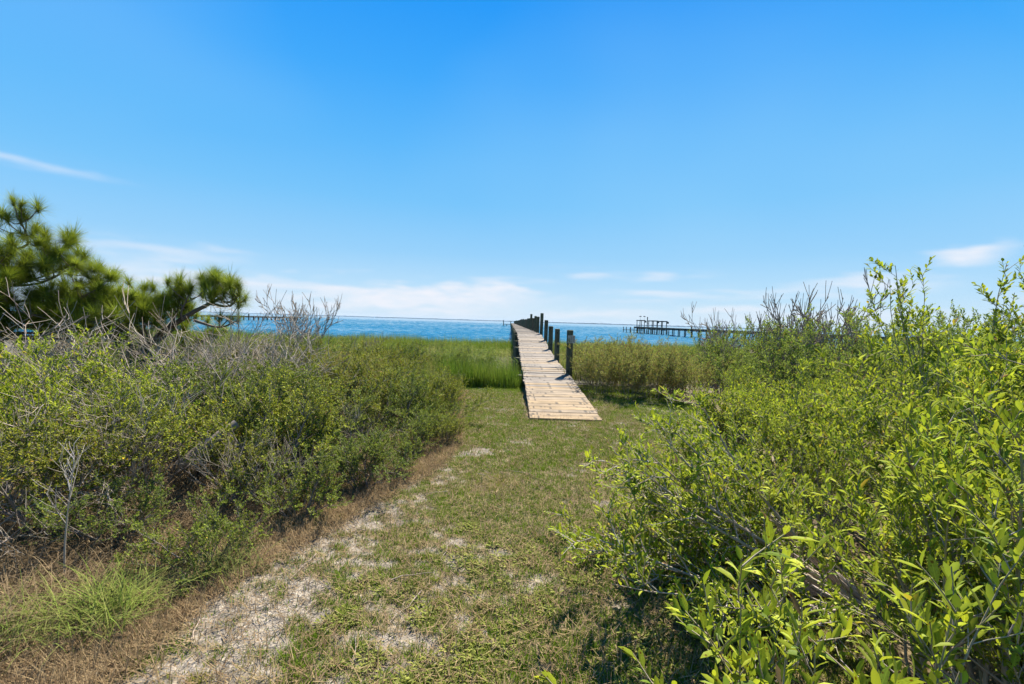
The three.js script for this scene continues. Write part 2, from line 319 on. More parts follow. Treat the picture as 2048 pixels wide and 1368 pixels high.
// stencilled marks on the plate are worn rows of dark dashes
// ---------- neighbouring piers ----------
function sidePier(x0, x1, dNear, dFar, deck, spacing, seed, label, pileR) {
  const g = new THREE.Group(), r = rng(seed); g.position.set(x0, WATER, -dNear);
  const at = (d) => lerp(x0, x1, (d - dNear) / (dFar - dNear)) - x0;
  for (let d = dNear; d < dFar; d += spacing) {
    const e = Math.min(d + spacing, dFar), len = e - d;
    part(g, 'deck_section', new THREE.BoxGeometry(1.5, .07, len - .01).translate((at(d) + at(e)) / 2, deck - WATER, -(d + e) / 2 + dNear), farMat);
    for (const s of [-.66, .66]) part(g, 'stringer', new THREE.BoxGeometry(.08, .24, len - .02).translate((at(d) + at(e)) / 2 + s, deck - WATER - .16, -(d + e) / 2 + dNear), farMat);
    for (const s of [-.8, .8]) { const bed = -3.4, m = part(g, 'pile', pileGeometry(pileR, deck - WATER - bed + (s > 0 ? .05 : .0) + (r() < .06 ? .7 : 0), seed + d, 8), farMat); m.position.set(at(d) + s, bed, -d + dNear); }
    part(g, 'cross_beam', new THREE.BoxGeometry(1.7, .2, .1).translate(at(d), deck - WATER - .36, -d + dNear + pileR + .06), farMat);
  }
  return put(g, 'neighbour_pier', label, 'pier');
}
sidePier(-84, -84.5, 48, 182, .82, 2.75, 5, 'dark low pier with thick closely spaced piles beyond the pine tree', .2);
sidePier(36.6, 36.2, 24, 133, 1.24, 3.5, 9, 'dark neighbouring pier leading to the boat lifts', .105);
{ // pier-head platform
  const g = new THREE.Group(); g.position.set(36.2, WATER, -134);
  part(g, 'platform', new THREE.BoxGeometry(5.2, .12, 4).translate(-.2, .78, -2), farMat);
  part(g, 'upper_deck', new THREE.BoxGeometry(4.4, .12, 3.4).translate(2.9, 1.72, -2), farMat);
  for (const [x, z, h] of [[-2.6, -.2, 1.7], [-2.6, -3.8, 1.7], [-1.5, -.2, 1.6], [-.4, -3.8, 1.6], [.8, -.2, 2.1], [2.2, -3.6, 2.2], [4.9, -.3, 2.5]]) { const m = part(g, 'post', pileGeometry(.1, h + 3.2, x * 3 + z + 60, 8), farMat); m.position.set(x, -3.2, z); }
  put(g, 'pier_head', 'low dark platform with short posts at the end of the boat lift pier', 'platform');
}
function boatLift(x, z, w, top, lamps, label) {
  const g = new THREE.Group(); g.position.set(x, WATER, z); const H = top - WATER;
  for (const sx of [0, w]) for (const sz of [0, -3.2]) { const m = part(g, 'post', pileGeometry(.105, H + 3, sx * 11 + sz + x, 8), farMat); m.position.set(sx, -3, sz); }
  for (const sz of [0, -3.2]) part(g, 'top_beam', new THREE.BoxGeometry(w + .5, .26, .2).translate(w / 2, H + .13, sz), farMat);
  for (const sx of [0, w]) part(g, 'side_beam', new THREE.BoxGeometry(.16, .2, 3).translate(sx, H + .1, -1.6), farMat);
  part(g, 'motor', new THREE.BoxGeometry(.4, .5, .45).translate(w + .22, H - .2, .3), farMat);
  part(g, 'cradle', new THREE.BoxGeometry(w - .3, .18, 3.4).translate(w / 2, 1.15, -1.6), farMat);
  put(g, 'boat_lift', label, 'boat lift');
}
boatLift(38.0, -136, 1.35, 3.0, true, 'dark boat lift frame with two lamps above it beside the tall mast');
boatLift(38.3, -125, 1.3, 2.85, false, 'dark boat lift frame between the mast and another lift');
boatLift(38.55, -118, 1.3, 2.72, false, 'dark boat lift frame nearest the shore end of the pier');
{
  const g = new THREE.Group(); g.position.set(40.2, WATER, -136);
  const m = part(g, 'pole', pileGeometry(.14, 8, 5, 8), farMat); m.position.y = -3.2;
  part(g, 'bracket', new THREE.BoxGeometry(.5, .12, .14).translate(.22, 2.9, 0), farMat);
  put(g, 'mast', 'tall dark mast pole standing beside the boat lifts', 'mast');
  for (const [x, s] of [[38.1, -1], [39.25, 1]]) {
    const l = new THREE.Group(); l.position.set(x, 3.26, -136);
    part(l, 'stem', new THREE.CylinderGeometry(.022, .022, 1.0, 6).translate(0, .5, 0), farMat);
    const hd = new Mesher(); const pts = [V(-.42, -.06, 0), V(-.2, .06, 0), V(.1, .12, 0), V(.32, .06, 0)]; hd.tube(pts, [.03, .11, .15, .06], [.05, .05, .05], 8);
    const h = part(l, 'lamp_head', hd.geometry(), M.bark); h.position.y = 1.02; h.rotation.y = s > 0 ? 2.6 : 0;
    put(l, 'dock_lamp', 'small dark lamp on a thin stem above the boat lift', 'lamp', 'lamps above the boat lift');
  }
}
// ---------- far boats ----------
for (const [x, z, s] of [[-655, -1500, 1], [-566, -1480, .8], [-470, -1550, 1.1], [-424, -1500, .9]]) {
  const g = new THREE.Group(), white = new THREE.MeshStandardMaterial({ color: 0xe8e8e8, roughness: .5 }); g.position.set(x, WATER - .2, z); g.rotation.y = x * .37; g.scale.setScalar(s);
  const sh = new THREE.Shape(); sh.moveTo(-3.4, 0); sh.lineTo(2.6, 0); sh.quadraticCurveTo(3.6, .6, 4.2, 1.35); sh.lineTo(-3.6, 1.1); sh.closePath();
  const hull = new THREE.ExtrudeGeometry(sh, { depth: 1.9, bevelEnabled: true, bevelSize: .12, bevelThickness: .3, bevelSegments: 2 }); hull.translate(0, 0, -.95); part(g, 'hull', hull, white);
  part(g, 'cabin', new THREE.BoxGeometry(2.2, 1.3, 1.6).translate(-.3, 1.85, 0), white); part(g, 'roof', new THREE.BoxGeometry(2.7, .12, 1.9).translate(-.3, 2.7, 0), white);
  put(g, 'motor_boat', 'tiny white boat far out on the bay near the horizon', 'boat', 'white boats on the horizon');
}
// ---------- shrubs ----------
const UPV = V(0, 1, 0);
const mixc = (a, b, t) => [lerp(a[0], b[0], t), lerp(a[1], b[1], t), lerp(a[2], b[2], t)];
function perp(d, r) { const a = V(r() - .5, r() - .5, r() - .5); return a.addScaledVector(d, -a.dot(d)).normalize(); }
// one shrub: stems > branches > twigs > leaves. Leaves are kept as a list so that the largest can become parts.
function growShrub(o) {
  const r = rng(o.seed), stems = new Mesher(), leaves = [], bark = o.bark, bark2 = o.bark2 || o.bark;
  const jit = (c) => { const k = .8 + r() * .4; return [c[0] * k * (.92 + r() * .16), c[1] * k, c[2] * k * (.85 + r() * .3)]; };
  const grow = (start, dir, len, r0, segs, wander, lift, sides) => {
    const pts = [start.clone()], rad = [r0], d = dir.clone(); const p = start.clone();
    for (let k = 1; k <= segs; k++) { d.addScaledVector(V(r() - .5, r() - .5, r() - .5), wander).addScaledVector(UPV, lift).normalize(); p.addScaledVector(d, len / segs); if (p.y < .03) { p.y = .03; d.y = Math.abs(d.y) * .4; } pts.push(p.clone()); rad.push(Math.max(o.tip, r0 * (1 - k / segs * .8))); }
    stems.tube(pts, rad, jit(bark), sides, jit(bark2)); return pts;
  };
  const along = (pts, t) => { const f = t * (pts.length - 1), k = Math.min(pts.length - 2, Math.floor(f)); return [V().lerpVectors(pts[k], pts[k + 1], f - k), V().subVectors(pts[k + 1], pts[k]).normalize()]; };
  const foliate = (pts, from, n, k) => {
    if (!o.leafL) return;
    for (let q = 0; q < n; q++) {
      const t = from + (1 - from) * (q + r() * .8) / n, [p, d] = along(pts, Math.min(t, .999)), s = perp(d, r);
      const ld = V().copy(d).multiplyScalar(o.leafFwd ?? .75).addScaledVector(s, .8).addScaledVector(UPV, .25 + r() * .25).normalize(), tipness = t;
      let c = mixc(o.old, o.young, clamp(tipness * .75 + (r() - .5) * .7) * (o.youngness ?? 1)); if (r() < (o.yellow ?? .012)) c = [.42, .32, .03]; if (r() < (o.brown ?? 0)) c = [.2, .13, .06];
      const up = V().copy(UPV).addScaledVector(s, -.5).addScaledVector(V(r() - .5, r() - .5, r() - .5), .9).normalize();
      leaves.push([p, ld, up, o.leafL * (.55 + r() * .65) * (t > .93 ? .75 : 1), o.leafW * (.7 + r() * .5), jit(c)]);
    }
  };
  for (let a = 0; a < o.stems; a++) {
    const az = a * 2.4 + r() * 1.2, lean = (o.lean ?? .5) * Math.sqrt((a + .5) / o.stems) * (.7 + .6 * r()), st = V(Math.cos(az) * o.foot * r(), -.03, Math.sin(az) * o.foot * r());
    const dir = V(Math.cos(az) * Math.sin(lean), Math.cos(lean), Math.sin(az) * Math.sin(lean)).add(o.pull || V()).normalize();
    const L = o.h * (.65 + r() * .45) * (o.stretch ? 1 + (o.stretch - 1) * clamp(dir.dot(V().copy(o.pull).normalize())) : 1);
    const pts = grow(st, dir, L, o.r0 * (.7 + r() * .5), o.segs ?? 8, o.wander ?? .22, o.lift ?? .06, 6);
    foliate(pts, .75, o.perTwig * 2, 0);
    for (let b = 0; b < o.branches; b++) {
      const t = (o.clear ?? .2) + (.97 - (o.clear ?? .2)) * (b + r()) / o.branches, [p, d] = along(pts, Math.min(t, .99)), bd = V().copy(d).multiplyScalar(.75).addScaledVector(perp(d, r), .85).addScaledVector(UPV, .2).normalize();
      const bl = o.h * o.bl * (1.15 - .7 * t) * (.6 + r() * .7), bp = grow(p, bd, bl, o.r0 * .38 * (1.2 - .6 * t), 5, (o.wander ?? .22) * 1.3, (o.lift ?? .06) * 1.2, 4);
      foliate(bp, .35, o.perTwig, 0);
      for (let w = 0; w < o.twigs; w++) {
        const tt = .2 + .78 * (w + r()) / o.twigs, [q, e] = along(bp, Math.min(tt, .99)), td = V().copy(e).multiplyScalar(.8).addScaledVector(perp(e, r), .75).addScaledVector(UPV, .25).normalize();
        const tp = grow(q, td, o.twig * (.5 + r() * .8), o.tip * 1.6, 3, .25, .08, 3); foliate(tp, .15, o.perTwig, 1);
      }
    }
  }
  return { stems: stems.geometry(), leaves };
}
function leafGeometry(list, rich) { const m = new Mesher(); for (const l of list) m.leaf(l[0], l[1], l[2], l[3], l[4], l[5], rich); return m.geometry(); }
function proto(o) { const s = growShrub(o); return { stems: s.stems, foliage: s.leaves.length ? leafGeometry(s.leaves, !!o.rich) : null, mat: o.mat || M.leaf, leaves: s.leaves }; }
function place(p, name, x, z, yaw, scale, label, category, group, tilt = 0) {
  const g = new THREE.Group(); g.position.set(x, groundH(x, z) - .01, z); g.rotation.set(tilt * Math.sin(yaw * 3), yaw, tilt * Math.cos(yaw * 3));
  if (Array.isArray(scale)) g.scale.set(...scale); else g.scale.setScalar(scale);
  part(g, 'stems', p.stems, M.bark);
  if (p.foliage) part(g, 'foliage', p.foliage, p.mat, 'stuff');
  return put(g, name, label, category, group);
}
const GREY = [.30, .265, .235], BROWN = [.13, .095, .065];
// groundsel-like bush: upright leafy stems, lime young leaves
const gs = { stems: 15, branches: 10, twigs: 4, perTwig: 7, foot: .12, r0: .011, tip: .0016, bl: .34, twig: .13, leafL: .056, leafW: .016, bark: [.29, .24, .19], bark2: [.17, .16, .07], old: [.12, .18, .018], young: [.37, .415, .026], youngness: 1.1, brown: .012, rich: true, lean: .7, lift: .045 };
const groundsel = [1, 2, 3].map((k) => proto({ ...gs, seed: 100 + k, h: 1.5 }));
const groundselFar = [1, 2, 3].map((k) => proto({ ...gs, seed: 120 + k, h: 1.6, stems: 13, branches: 12, twigs: 5, perTwig: 9, rich: false, leafL: .046, leafW: .02, old: [0.132, 0.186, 0.034], young: [0.248, 0.318, 0.043], brown: .03 }));
// yaupon-like thicket shrub: tiny glossy dark leaves on stiff grey twigs
const yp = { stems: 12, branches: 11, twigs: 7, perTwig: 11, foot: .2, r0: .012, tip: .0014, bl: .42, twig: .12, leafL: .03, leafW: .017, bark: [.2, .17, .15], bark2: [.13, .11, .085], old: [.08, .118, .013], young: [.25, .30, .022], mat: M.glossy, lean: .85, lift: .03, wander: .34, rich: false, yellow: .006, brown: .02, leafFwd: .5 };
const yaupon = [1, 2, 3, 4].map((k) => proto({ ...yp, seed: 200 + k, h: 1.15 }));
// dead brush: bare grey twigs
const db = { stems: 9, branches: 8, twigs: 5, perTwig: 0, foot: .15, r0: .012, tip: .0022, bl: .5, twig: .28, leafL: 0, bark: [.33, .28, .22], bark2: [.27, .22, .165], lean: .9, lift: .01, wander: .5, segs: 9 };
const brush = [1, 2, 3].map((k) => proto({ ...db, seed: 300 + k, h: 1.4 }));
const bareBush = [1, 2].map((k) => proto({ ...db, seed: 320 + k, h: 1.5, stems: 9, lean: .62, lift: .05, wander: .42, bl: .36, twig: .18, branches: 8, r0: .02, tip: .0045, bark: [.25, .20, .155], bark2: [.21, .165, .125], leafL: .02, leafW: .009, perTwig: 1, old: [0.217, 0.155, 0.093], young: [0.248, 0.217, 0.093] }));
// wispy weeds: thin stems, narrow leaves, half of them dry
const weed = [1, 2, 3].map((k) => proto({ ...gs, seed: 400 + k, h: .95, stems: 30, branches: 7, twigs: 3, perTwig: 7, foot: .28, r0: .004, tip: .001, bl: .3, twig: .1, leafL: .045, leafW: .011, lean: .5, lift: .03, bark: [.22, .17, .10], bark2: [.22, .19, .08], old: [0.202, 0.171, 0.054], young: [0.232, 0.287, 0.046], brown: .12, rich: false }));

// --- the large sprawling bush beside the path and its neighbours: their biggest leaves are parts ---
// leaf blade: paler midrib and side veins, a few blemishes
const veins = [0, 1].map((q) => { const r = rng(600 + q), spots = []; for (let k = 0; k < 7; k++) spots.push([r(), r(), .02 + r() * .05]); return texture(64, 128, (u, v) => { const a = Math.abs(u - .5) * 2, rib = smooth(.1, .02, a), side = smooth(.75, 1, Math.cos((v * 9 - a * 1.6) * 6.283)) * .35; let k = .86 + .14 * rib + .08 * side + N3(u * 7, v * 14, q) * .1, br = 0; for (const s of spots) br = Math.max(br, smooth(s[2], s[2] * .4, Math.hypot((u - s[0]) * .35, v - s[1]))); return [lerp(k, .62, br), lerp(k, .46, br), lerp(k * .96, .34, br)]; }, true); });
const bladeGeo = [0, 1, 2].map((k) => { const m = new Mesher(), W = .21 + k * .05; m.leaf(V(0, 0, 0), V(0, 0, 1), V(0, 1, 0), 1, W, [1, 1, 1], true, .06 + k * .1); const g = m.geometry(), uv = []; for (let i = 0; i < m.count; i++) uv.push(m.p[i * 3] / W + .5, m.p[i * 3 + 2]); g.setAttribute('uv', new THREE.Float32BufferAttribute(uv, 2)); return g; });
const bladeMat = [[.12, .18, .018], [.2, .25, .02], [.285, .335, .023], [.37, .415, .026], [.46, .36, .03], [.2, .13, .06]].map((c, k) => { const m = M.leaf.clone(); m.vertexColors = false; m.map = veins[k % 2]; m.color.setRGB(c[0] * 1.25, c[1] * 1.25, c[2] * 1.25); return m; });
function nearBush(o, x, z, label, keep = 300) {
  const s = growShrub({ ...gs, ...o }), g = new THREE.Group(); g.position.set(x, groundH(x, z) - .01, z);
  part(g, 'stems', s.stems, M.bark);
  const eye = camera.position.clone().sub(g.position); s.leaves.sort((a, b) => a[0].distanceToSquared(eye) / a[3] ** 2 - b[0].distanceToSquared(eye) / b[3] ** 2);
  const mine = s.leaves.slice(0, keep), others = s.leaves.slice(keep), basis = new THREE.Matrix4();
  part(g, 'foliage', leafGeometry(others, true), M.leaf, 'stuff');
  mine.forEach((l, i) => {
    const side = V().crossVectors(l[2], l[1]).normalize(), nn = V().crossVectors(l[1], side).normalize(), gr = l[5][1], warm = l[5][0] > .36 && l[5][1] < l[5][0];
    const m = part(g, 'leaf', bladeGeo[i % 3], bladeMat[warm ? 4 : l[5][0] > l[5][1] ? 5 : gr < .2 ? 0 : gr < .28 ? 1 : gr < .365 ? 2 : 3]);
    m.position.copy(l[0]); m.quaternion.setFromRotationMatrix(basis.makeBasis(side, nn, l[1])); m.scale.setScalar(l[3]);
  });
  return put(g, 'groundsel_bush', label, 'bush', 'leafy bushes beside the path');
}
nearBush({ seed: 11, h: 1.35, stems: 34, pull: V(-.98, -.5, -.3), stretch: 1.4, lean: .75, leafL: .052, leafW: .0155, branches: 11, bl: .27, lift: .012, clear: .3, r0: .014, bark: [.40, .34, .29], bark2: [.26, .22, .15] }, 2.2, -2.7, 'sprawling lime green bush with long bare grey branches reaching over the path');
nearBush({ seed: 12, h: 1.42, stems: 17, lean: .5, leafL: .06, leafW: .0155 }, 2.0, -1.7, 'tall bush with broad lime leaves standing beside the sprawling grey branches');
nearBush({ seed: 13, h: 2.15, stems: 17, lean: .4, leafL: .06, leafW: .02, bl: .26 }, 3.9, -3.9, 'tallest lime green bush with upright leafy tips against the sky');
nearBush({ seed: 14, h: 1.1, stems: 20, lean: .8, leafL: .05 }, 2.9, -4.5, 'rounded lime green bush just behind the sprawling branches');
nearBush({ seed: 15, h: .9, stems: 18, lean: .75, leafL: .046 }, 3.0, -6.0, 'small rounded lime bush at the lawn edge across from the pier ramp');
nearBush({ seed: 16, h: 1.22, stems: 9, lean: .28, leafL: .06, leafW: .0145, branches: 7, twigs: 2, foot: .22, perTwig: 6, r0: .006, bl: .2, clear: .45 }, .72, -.95, 'clump of fresh bright lime shoots rising in front of the sprawling bush', 300);
nearBush({ seed: 17, h: 1.0, stems: 3, lean: .15, leafL: .058, leafW: .014, branches: 3, twigs: 2, foot: .08, perTwig: 6, r0: .004, bl: .15, clear: .6 }, .4, -1.0, 'single thin lime seedling beside the fresh shoots', 120);
for (const [x, z, y, s] of [[4.6, -4.4, 1, .98], [3.9, -5.4, 2.1, .8], [5.3, -5.6, .4, .95], [4.5, -6.6, 3, .8], [3.9, -7.3, 4, .68], [6.3, -6.2, 2.6, 1.0], [3.3, -1.6, 5, 1.2], [4.3, -2.8, .7, 1.25], [5.6, -3.6, 3.6, 1.2], [6.9, -4.8, 1.9, 1.2], [3.0, -2.5, 1.2, .95], [2.5, -3.5, 4.1, .7], [3.2, -3.2, .2, 1.05], [3.6, -2.3, 3.3, 1.1], [2.1, -1.5, 5.2, .6], [2.9, -1.2, 2.9, 1.0], [3.3, -5.2, 5.5, .68], [2.05, -2.15, 3.1, .72], [2.7, -2.9, .6, .85], [2.3, -1.75, 1.7, .8]])
  place(groundsel[Math.abs(Math.round(x * 7)) % 3], 'groundsel_bush', x, z, y, s, 'full lime green bush growing in the thicket behind the sprawling bush', 'bush', 'lime bushes massed behind the sprawling bush', .06);
for (const [x, z, y, s] of [[5.2, -8.2, 1, 1.0], [6.4, -8.0, 2, 1.05], [4.6, -9.0, .5, .7], [7.7, -7.6, 3, 1.1], [5.8, -9.8, 2.2, 1.0], [7.2, -9.6, 4.4, 1.03], [8.8, -9.0, 5, 1.1], [5.2, -11.2, 1.4, .85], [6.6, -11.8, 2.8, .98], [8.4, -11.6, 0, 1.05], [10.4, -10.4, 1.9, 1.1], [4.4, -13.4, 3.3, .48], [6.4, -14.2, 4, .95], [8.2, -14.5, 1, 1], [10.6, -13.6, 2, 1.1], [12.8, -12.6, 5, 1.15], [13.2, -16, .3, 1.15], [10.5, -17, 3.1, 1.05], [7.9, -17.4, 2, 1], [16, -15, 1, 1.2], [17, -19, 2, 1.2], [13, -21, 4, 1.05], [21, -18, 1, 1.25], [9.4, -7, 3.9, 1.1], [11.4, -8.6, 2.5, 1.1], [3.9, -10.9, 4, .5], [4.5, -12.2, 3, .62], [3.1, -11.3, 1, .44], [2.6, -12.6, 2, .44], [3.5, -12.9, 5, .5]])
  place(groundselFar[Math.abs(Math.round(x * 5 + z)) % 3], 'marsh_elder_bush', x, z, y, s * 1.13, 'eye level olive green bush in the scrub between the pier and the boat lift pier', 'bush', 'olive bushes in the scrub beyond the lime bushes', .06);
for (const [x, z, y, s] of [[5.55, -12, 0, 1.65], [5.7, -9.2, 1, 1.6], [6.4, -9.4, 2.2, 1.95], [-5.7, -12.2, .6, 1.7], [-4.5, -14.2, 4, .95]])
  place(bareBush[Math.abs(Math.round(x * 3)) % 2], 'bare_bush', x, z, y, [s * .62, s, s * .62], x < -5 ? 'leafless grey brown bush standing tall against the water beside the pine' : x < 0 ? 'small leafless twiggy shrub before the water' : 'bare dark twiggy bush poking above the olive scrub', 'bush', x > 0 ? 'bare bushes in the olive scrub' : null);
// weeds along the pier and the lawn edge
for (const [x, z, y, s] of [[2.15, -10.6, 0, .95], [2.7, -10.2, 1, 1.0], [3.3, -10.4, 2, 1.0], [2.2, -11.8, 3, 1.05], [3.0, -11.9, 4, 1.1], [3.8, -11.2, 5, 1.0], [3.9, -9.9, .5, .9], [2.3, -13.2, 2.5, 1.05], [3.3, -13.6, 1.5, 1.1], [4.1, -12.8, 3.5, 1.1], [2.4, -15, 0, 1], [3.4, -15.6, 2, 1]])
  place(weed[Math.abs(Math.round(x * 10)) % 3], 'weed_clump', x, z, y, s * 1.25, 'tangled clump of half dry weeds beside the pier posts', 'weeds', 'half dry weeds beside the pier posts');

{ // low shrubs standing out of the marsh carpet
  const r = rng(58);
  for (let k = 0; k < 30; k++) { const d = 12.6 + r() * 15, x = k < 22 ? -.5 - r() * d * .55 : 2.4 + r() * 6; place(groundselFar[k % 3], 'marsh_shrub', x, -d, r() * 6, [.5 + r() * .3, .4 + r() * .22, .5 + r() * .3], 'low rounded green shrub standing out of the marsh carpet before the water', 'shrub', 'low shrubs in the marsh', .05); }
}
// --- thicket on the bank: plants differ in leaf tone ---
const thicketMats = [[1, 1, 1], [1.25, 1.12, .9], [.8, .86, .95], [1.12, .95, .8]].map((c) => { const m = M.glossy.clone(); m.color.setRGB(...c); return m; });
{
  const r = rng(61), spots = [];
  for (let d = 3.0; d < 13; d += .62) {
    const x0 = pathLeft(d) - .02, wide = d < 5 ? 3.2 : 6.2;
    for (let x = x0; x > x0 - wide; x -= .72) spots.push([x + (r() - .5) * .4 - (r() < .3 ? .15 : 0), -d + (r() - .5) * .4]);
  }
  let k = 0;
  for (const [x, z] of spots) {
    const d = -z, e = pathLeft(d) - x; if (d < 4.4 && x < -3.6) continue; if (e < -.1) continue;
    const s = clamp(.46 + .2 * e + (d - 4) * .03, .5, x < -2.6 && d < 8 ? .72 : 1.0) * (.66 + r() * .56) * (d > 8 ? .8 : 1), q = r();
    if (d > 5.2 && x < -3.6 && q < .5) continue;
    if (q < .2) { place(weed[k % 3], 'weed_clump', x, z, r() * 6, s * 1.05, 'wispy olive weeds growing through the small leaved thicket', 'weeds', 'weeds in the thicket on the bank'); }
    else { const tone = Math.floor(r() * 4); place({ ...yaupon[k % 4], mat: thicketMats[tone] }, 'yaupon_shrub', x, z, r() * 6.28, [s * 1.1, s, s * 1.1], 'dense small leaved ' + ['mid green', 'yellow green', 'dark green', 'brownish olive'][tone] + ' shrub in the thicket on the bank by the sandy path', 'shrub', 'small leaved shrubs of the thicket', .1); }
    k++;
  }
  for (let i = 0; i < 15; i++) {
    const x = -3.4 - r() * 4.9, z = -4.6 - r() * 4.6, s = .65 + r() * .55;
    place(brush[i % 3], 'dead_brush', x, z, r() * 6.28, [s * 1.15, s * .95, s * 1.15], 'tangle of bare bleached grey brush below the pine', 'dead brush', 'dead brush below the pine', .25);
  }
  for (const [x, z, s] of [[-3.3, -2.75, .55], [-2.2, -3.7, .5], [-3.0, -3.6, .62], [-1.75, -4.9, .45], [-3.7, -3.3, .7]]) place(brush[Math.round(s * 20) % 3], 'dead_brush', x, z, s * 9, s, 'small bare grey brush among the small leaved shrubs by the sand', 'dead brush', 'dead brush by the sand', .2);
  for (const [x, z, s, y] of [[-3.85, -3.35, .78, 1], [-4.4, -4.0, .88, 3], [-3.45, -4.2, .66, 5]]) place(groundsel[Math.round(s * 10) % 3], 'groundsel_bush', x, z, y, s, 'bright green leafy bush at the outer end of the bank thicket', 'bush', 'bright bushes of the bank thicket', .05);
}
// a dead sapling with a straight bare stem
{
  const s = growShrub({ ...db, seed: 350, h: .95, stems: 1, lean: .02, wander: .06, lift: .05, branches: 12, bl: .3, twigs: 3, twig: .12, r0: .0075, tip: .0014, clear: .45, foot: 0, bark: [.3, .265, .225], bark2: [.3, .265, .225] });
  const g = new THREE.Group(); g.position.set(-2.58, groundH(-2.58, -2.6), -2.6); part(g, 'stems', s.stems, M.bark); put(g, 'dead_sapling', 'dead grey sapling with a straight stem and bare side twigs above the grass clump', 'sapling');
}
// a weathered log end in the thicket
{
  const m = new Mesher(), pts = [V(0, 0, 0), V(.12, .12, -.1), V(.3, .3, -.3)]; m.tube(pts, [.045, .05, .04], [.2, .16, .13], 9);
  const g = new THREE.Group(); g.position.set(-2.75, .36, -3.75); part(g, 'trunk', m.geometry(), M.bark); put(g, 'log', 'weathered grey log end sticking out of the thicket', 'log');
}
// ---------- pines ----------
const tuftGeo = [1, 2, 3].map((k) => {
  const m = new Mesher(), r = rng(500 + k);
  for (let i = 0; i < 300; i++) {
    const u = r() * 2 - 1, a = r() * 6.283, q = Math.sqrt(1 - u * u), d = V(q * Math.cos(a), u * .75 + .42, q * Math.sin(a)).normalize(), yel = r();
    m.blade(V(0, -.06 + r() * .1, 0).addScaledVector(d, .012), d, .2 + r() * .1, .0058, .06 + r() * .16, mixc([.09, .15, .018], [.27, .31, .026], yel), 2);
  }
  return m.geometry();
});
function pine(name, label, base, trunk, limbs, seed, tall = 1) {
  const g = new THREE.Group(), r = rng(seed), b = V(...base); g.position.copy(b);
  const tm = new Mesher(), tp = trunk.map((q) => V(...q).sub(b)); tm.tube(tp, tp.map((_, i) => lerp(.075, .025, i / (tp.length - 1))), [.12, .095, .075], 9); part(g, 'trunk', tm.geometry(), M.bark);
  for (const L of limbs) {
    const a = V(...L[0]).sub(b), e = V(...L[1]).sub(b), mid = V().lerpVectors(a, e, .5).add(V((r() - .5) * .2, -.12, (r() - .5) * .2));
    const lm = new Mesher(), c = new THREE.CatmullRomCurve3([a, mid, e]).getPoints(6); lm.tube(c, c.map((_, i) => lerp(.026, .009, i / 6)), [.15, .12, .095], 6); const limb = part(g, 'limb', lm.geometry(), M.bark);
    const n = (L[2] || 3) * 4;
    for (let k = 0; k < n; k++) {
      const t = k === 0 ? 1 : .45 + r() * .5, q = V().lerpVectors(a, e, t).add(k ? V((r() - .5) * .55, (r() - .25) * .4, (r() - .5) * .55) : V());
      if (k) { const sm = new Mesher(), from = V().lerpVectors(mid, e, clamp(t * 2 - 1, 0, 1)); sm.tube([from, V().lerpVectors(from, q, .55).add(V(0, -.04, 0)), q], [.011, .008, .007], [.15, .12, .09], 5); part(limb, 'twig', sm.geometry(), M.bark); }
      const t2 = part(g, 'needle_tuft', tuftGeo[Math.floor(r() * 3)], M.needle); t2.position.copy(q); t2.rotation.set((r() - .5) * .9, r() * 6, (r() - .5) * .9); { const q2 = .66 + r() * .45; t2.scale.set(q2 * (.85 + r() * .3), q2 * (.8 + r() * .6), q2 * (.85 + r() * .3)); };
    }
  }
  g.scale.y = tall; put(g, name, label, 'tree');
}
pine('pine_tree', 'taller young pine with round tufts of long needles above the dead brush', [-8.3, .1, -7.3], [[-8.3, .1, -7.3], [-8.25, 1.2, -7.3], [-8.1, 2.2, -7.25], [-7.9, 3.0, -7.2]], [
  [[-7.95, 2.7, -7.2], [-7.65, 3.2, -7.1], 3], [[-8.0, 2.4, -7.2], [-7.15, 2.95, -7.4], 3], [[-8.05, 2.4, -7.2], [-8.2, 2.9, -6.8], 3], [[-8.1, 2.1, -7.2], [-6.9, 2.5, -7.2], 4], [[-8.1, 2.0, -7.2], [-7.3, 2.6, -6.5], 4], [[-8.1, 2.1, -7.2], [-7.6, 2.6, -7.9], 3],
  [[-8.2, 1.6, -7.3], [-6.45, 2.1, -7.1], 4], [[-8.2, 1.6, -7.3], [-6.3, 1.9, -7.8], 4], [[-8.2, 1.5, -7.3], [-7.2, 2.1, -6.4], 4], [[-8.2, 1.3, -7.3], [-6.1, 1.66, -7.0], 4], [[-8.2, 1.3, -7.3], [-7.0, 1.72, -6.7], 4], [[-8.2, 1.5, -7.3], [-8.1, 1.85, -6.3], 3], [[-8.2, 1.4, -7.3], [-7.6, 1.7, -7.9], 4], [[-8.25, 1.2, -7.3], [-7.6, 1.5, -6.5], 3], [[-8.1, 2.2, -7.2], [-8.7, 2.5, -7.4], 3], [[-8.2, 1.7, -7.2], [-9.0, 2.0, -7.0], 3], [[-8.1, 1.8, -7.2], [-6.75, 2.35, -7.6], 3], [[-8.2, 1.4, -7.3], [-6.6, 1.75, -7.4], 3], [[-8.2, 1.2, -7.3], [-5.9, 1.55, -7.5], 2], [[-8.2, 1.5, -7.3], [-6.4, 2.05, -7.4], 3], [[-8.2, 1.4, -7.3], [-6.25, 1.85, -7.7], 3], [[-8.2, 1.3, -7.3], [-6.6, 1.5, -7.0], 3]], 41, .93);
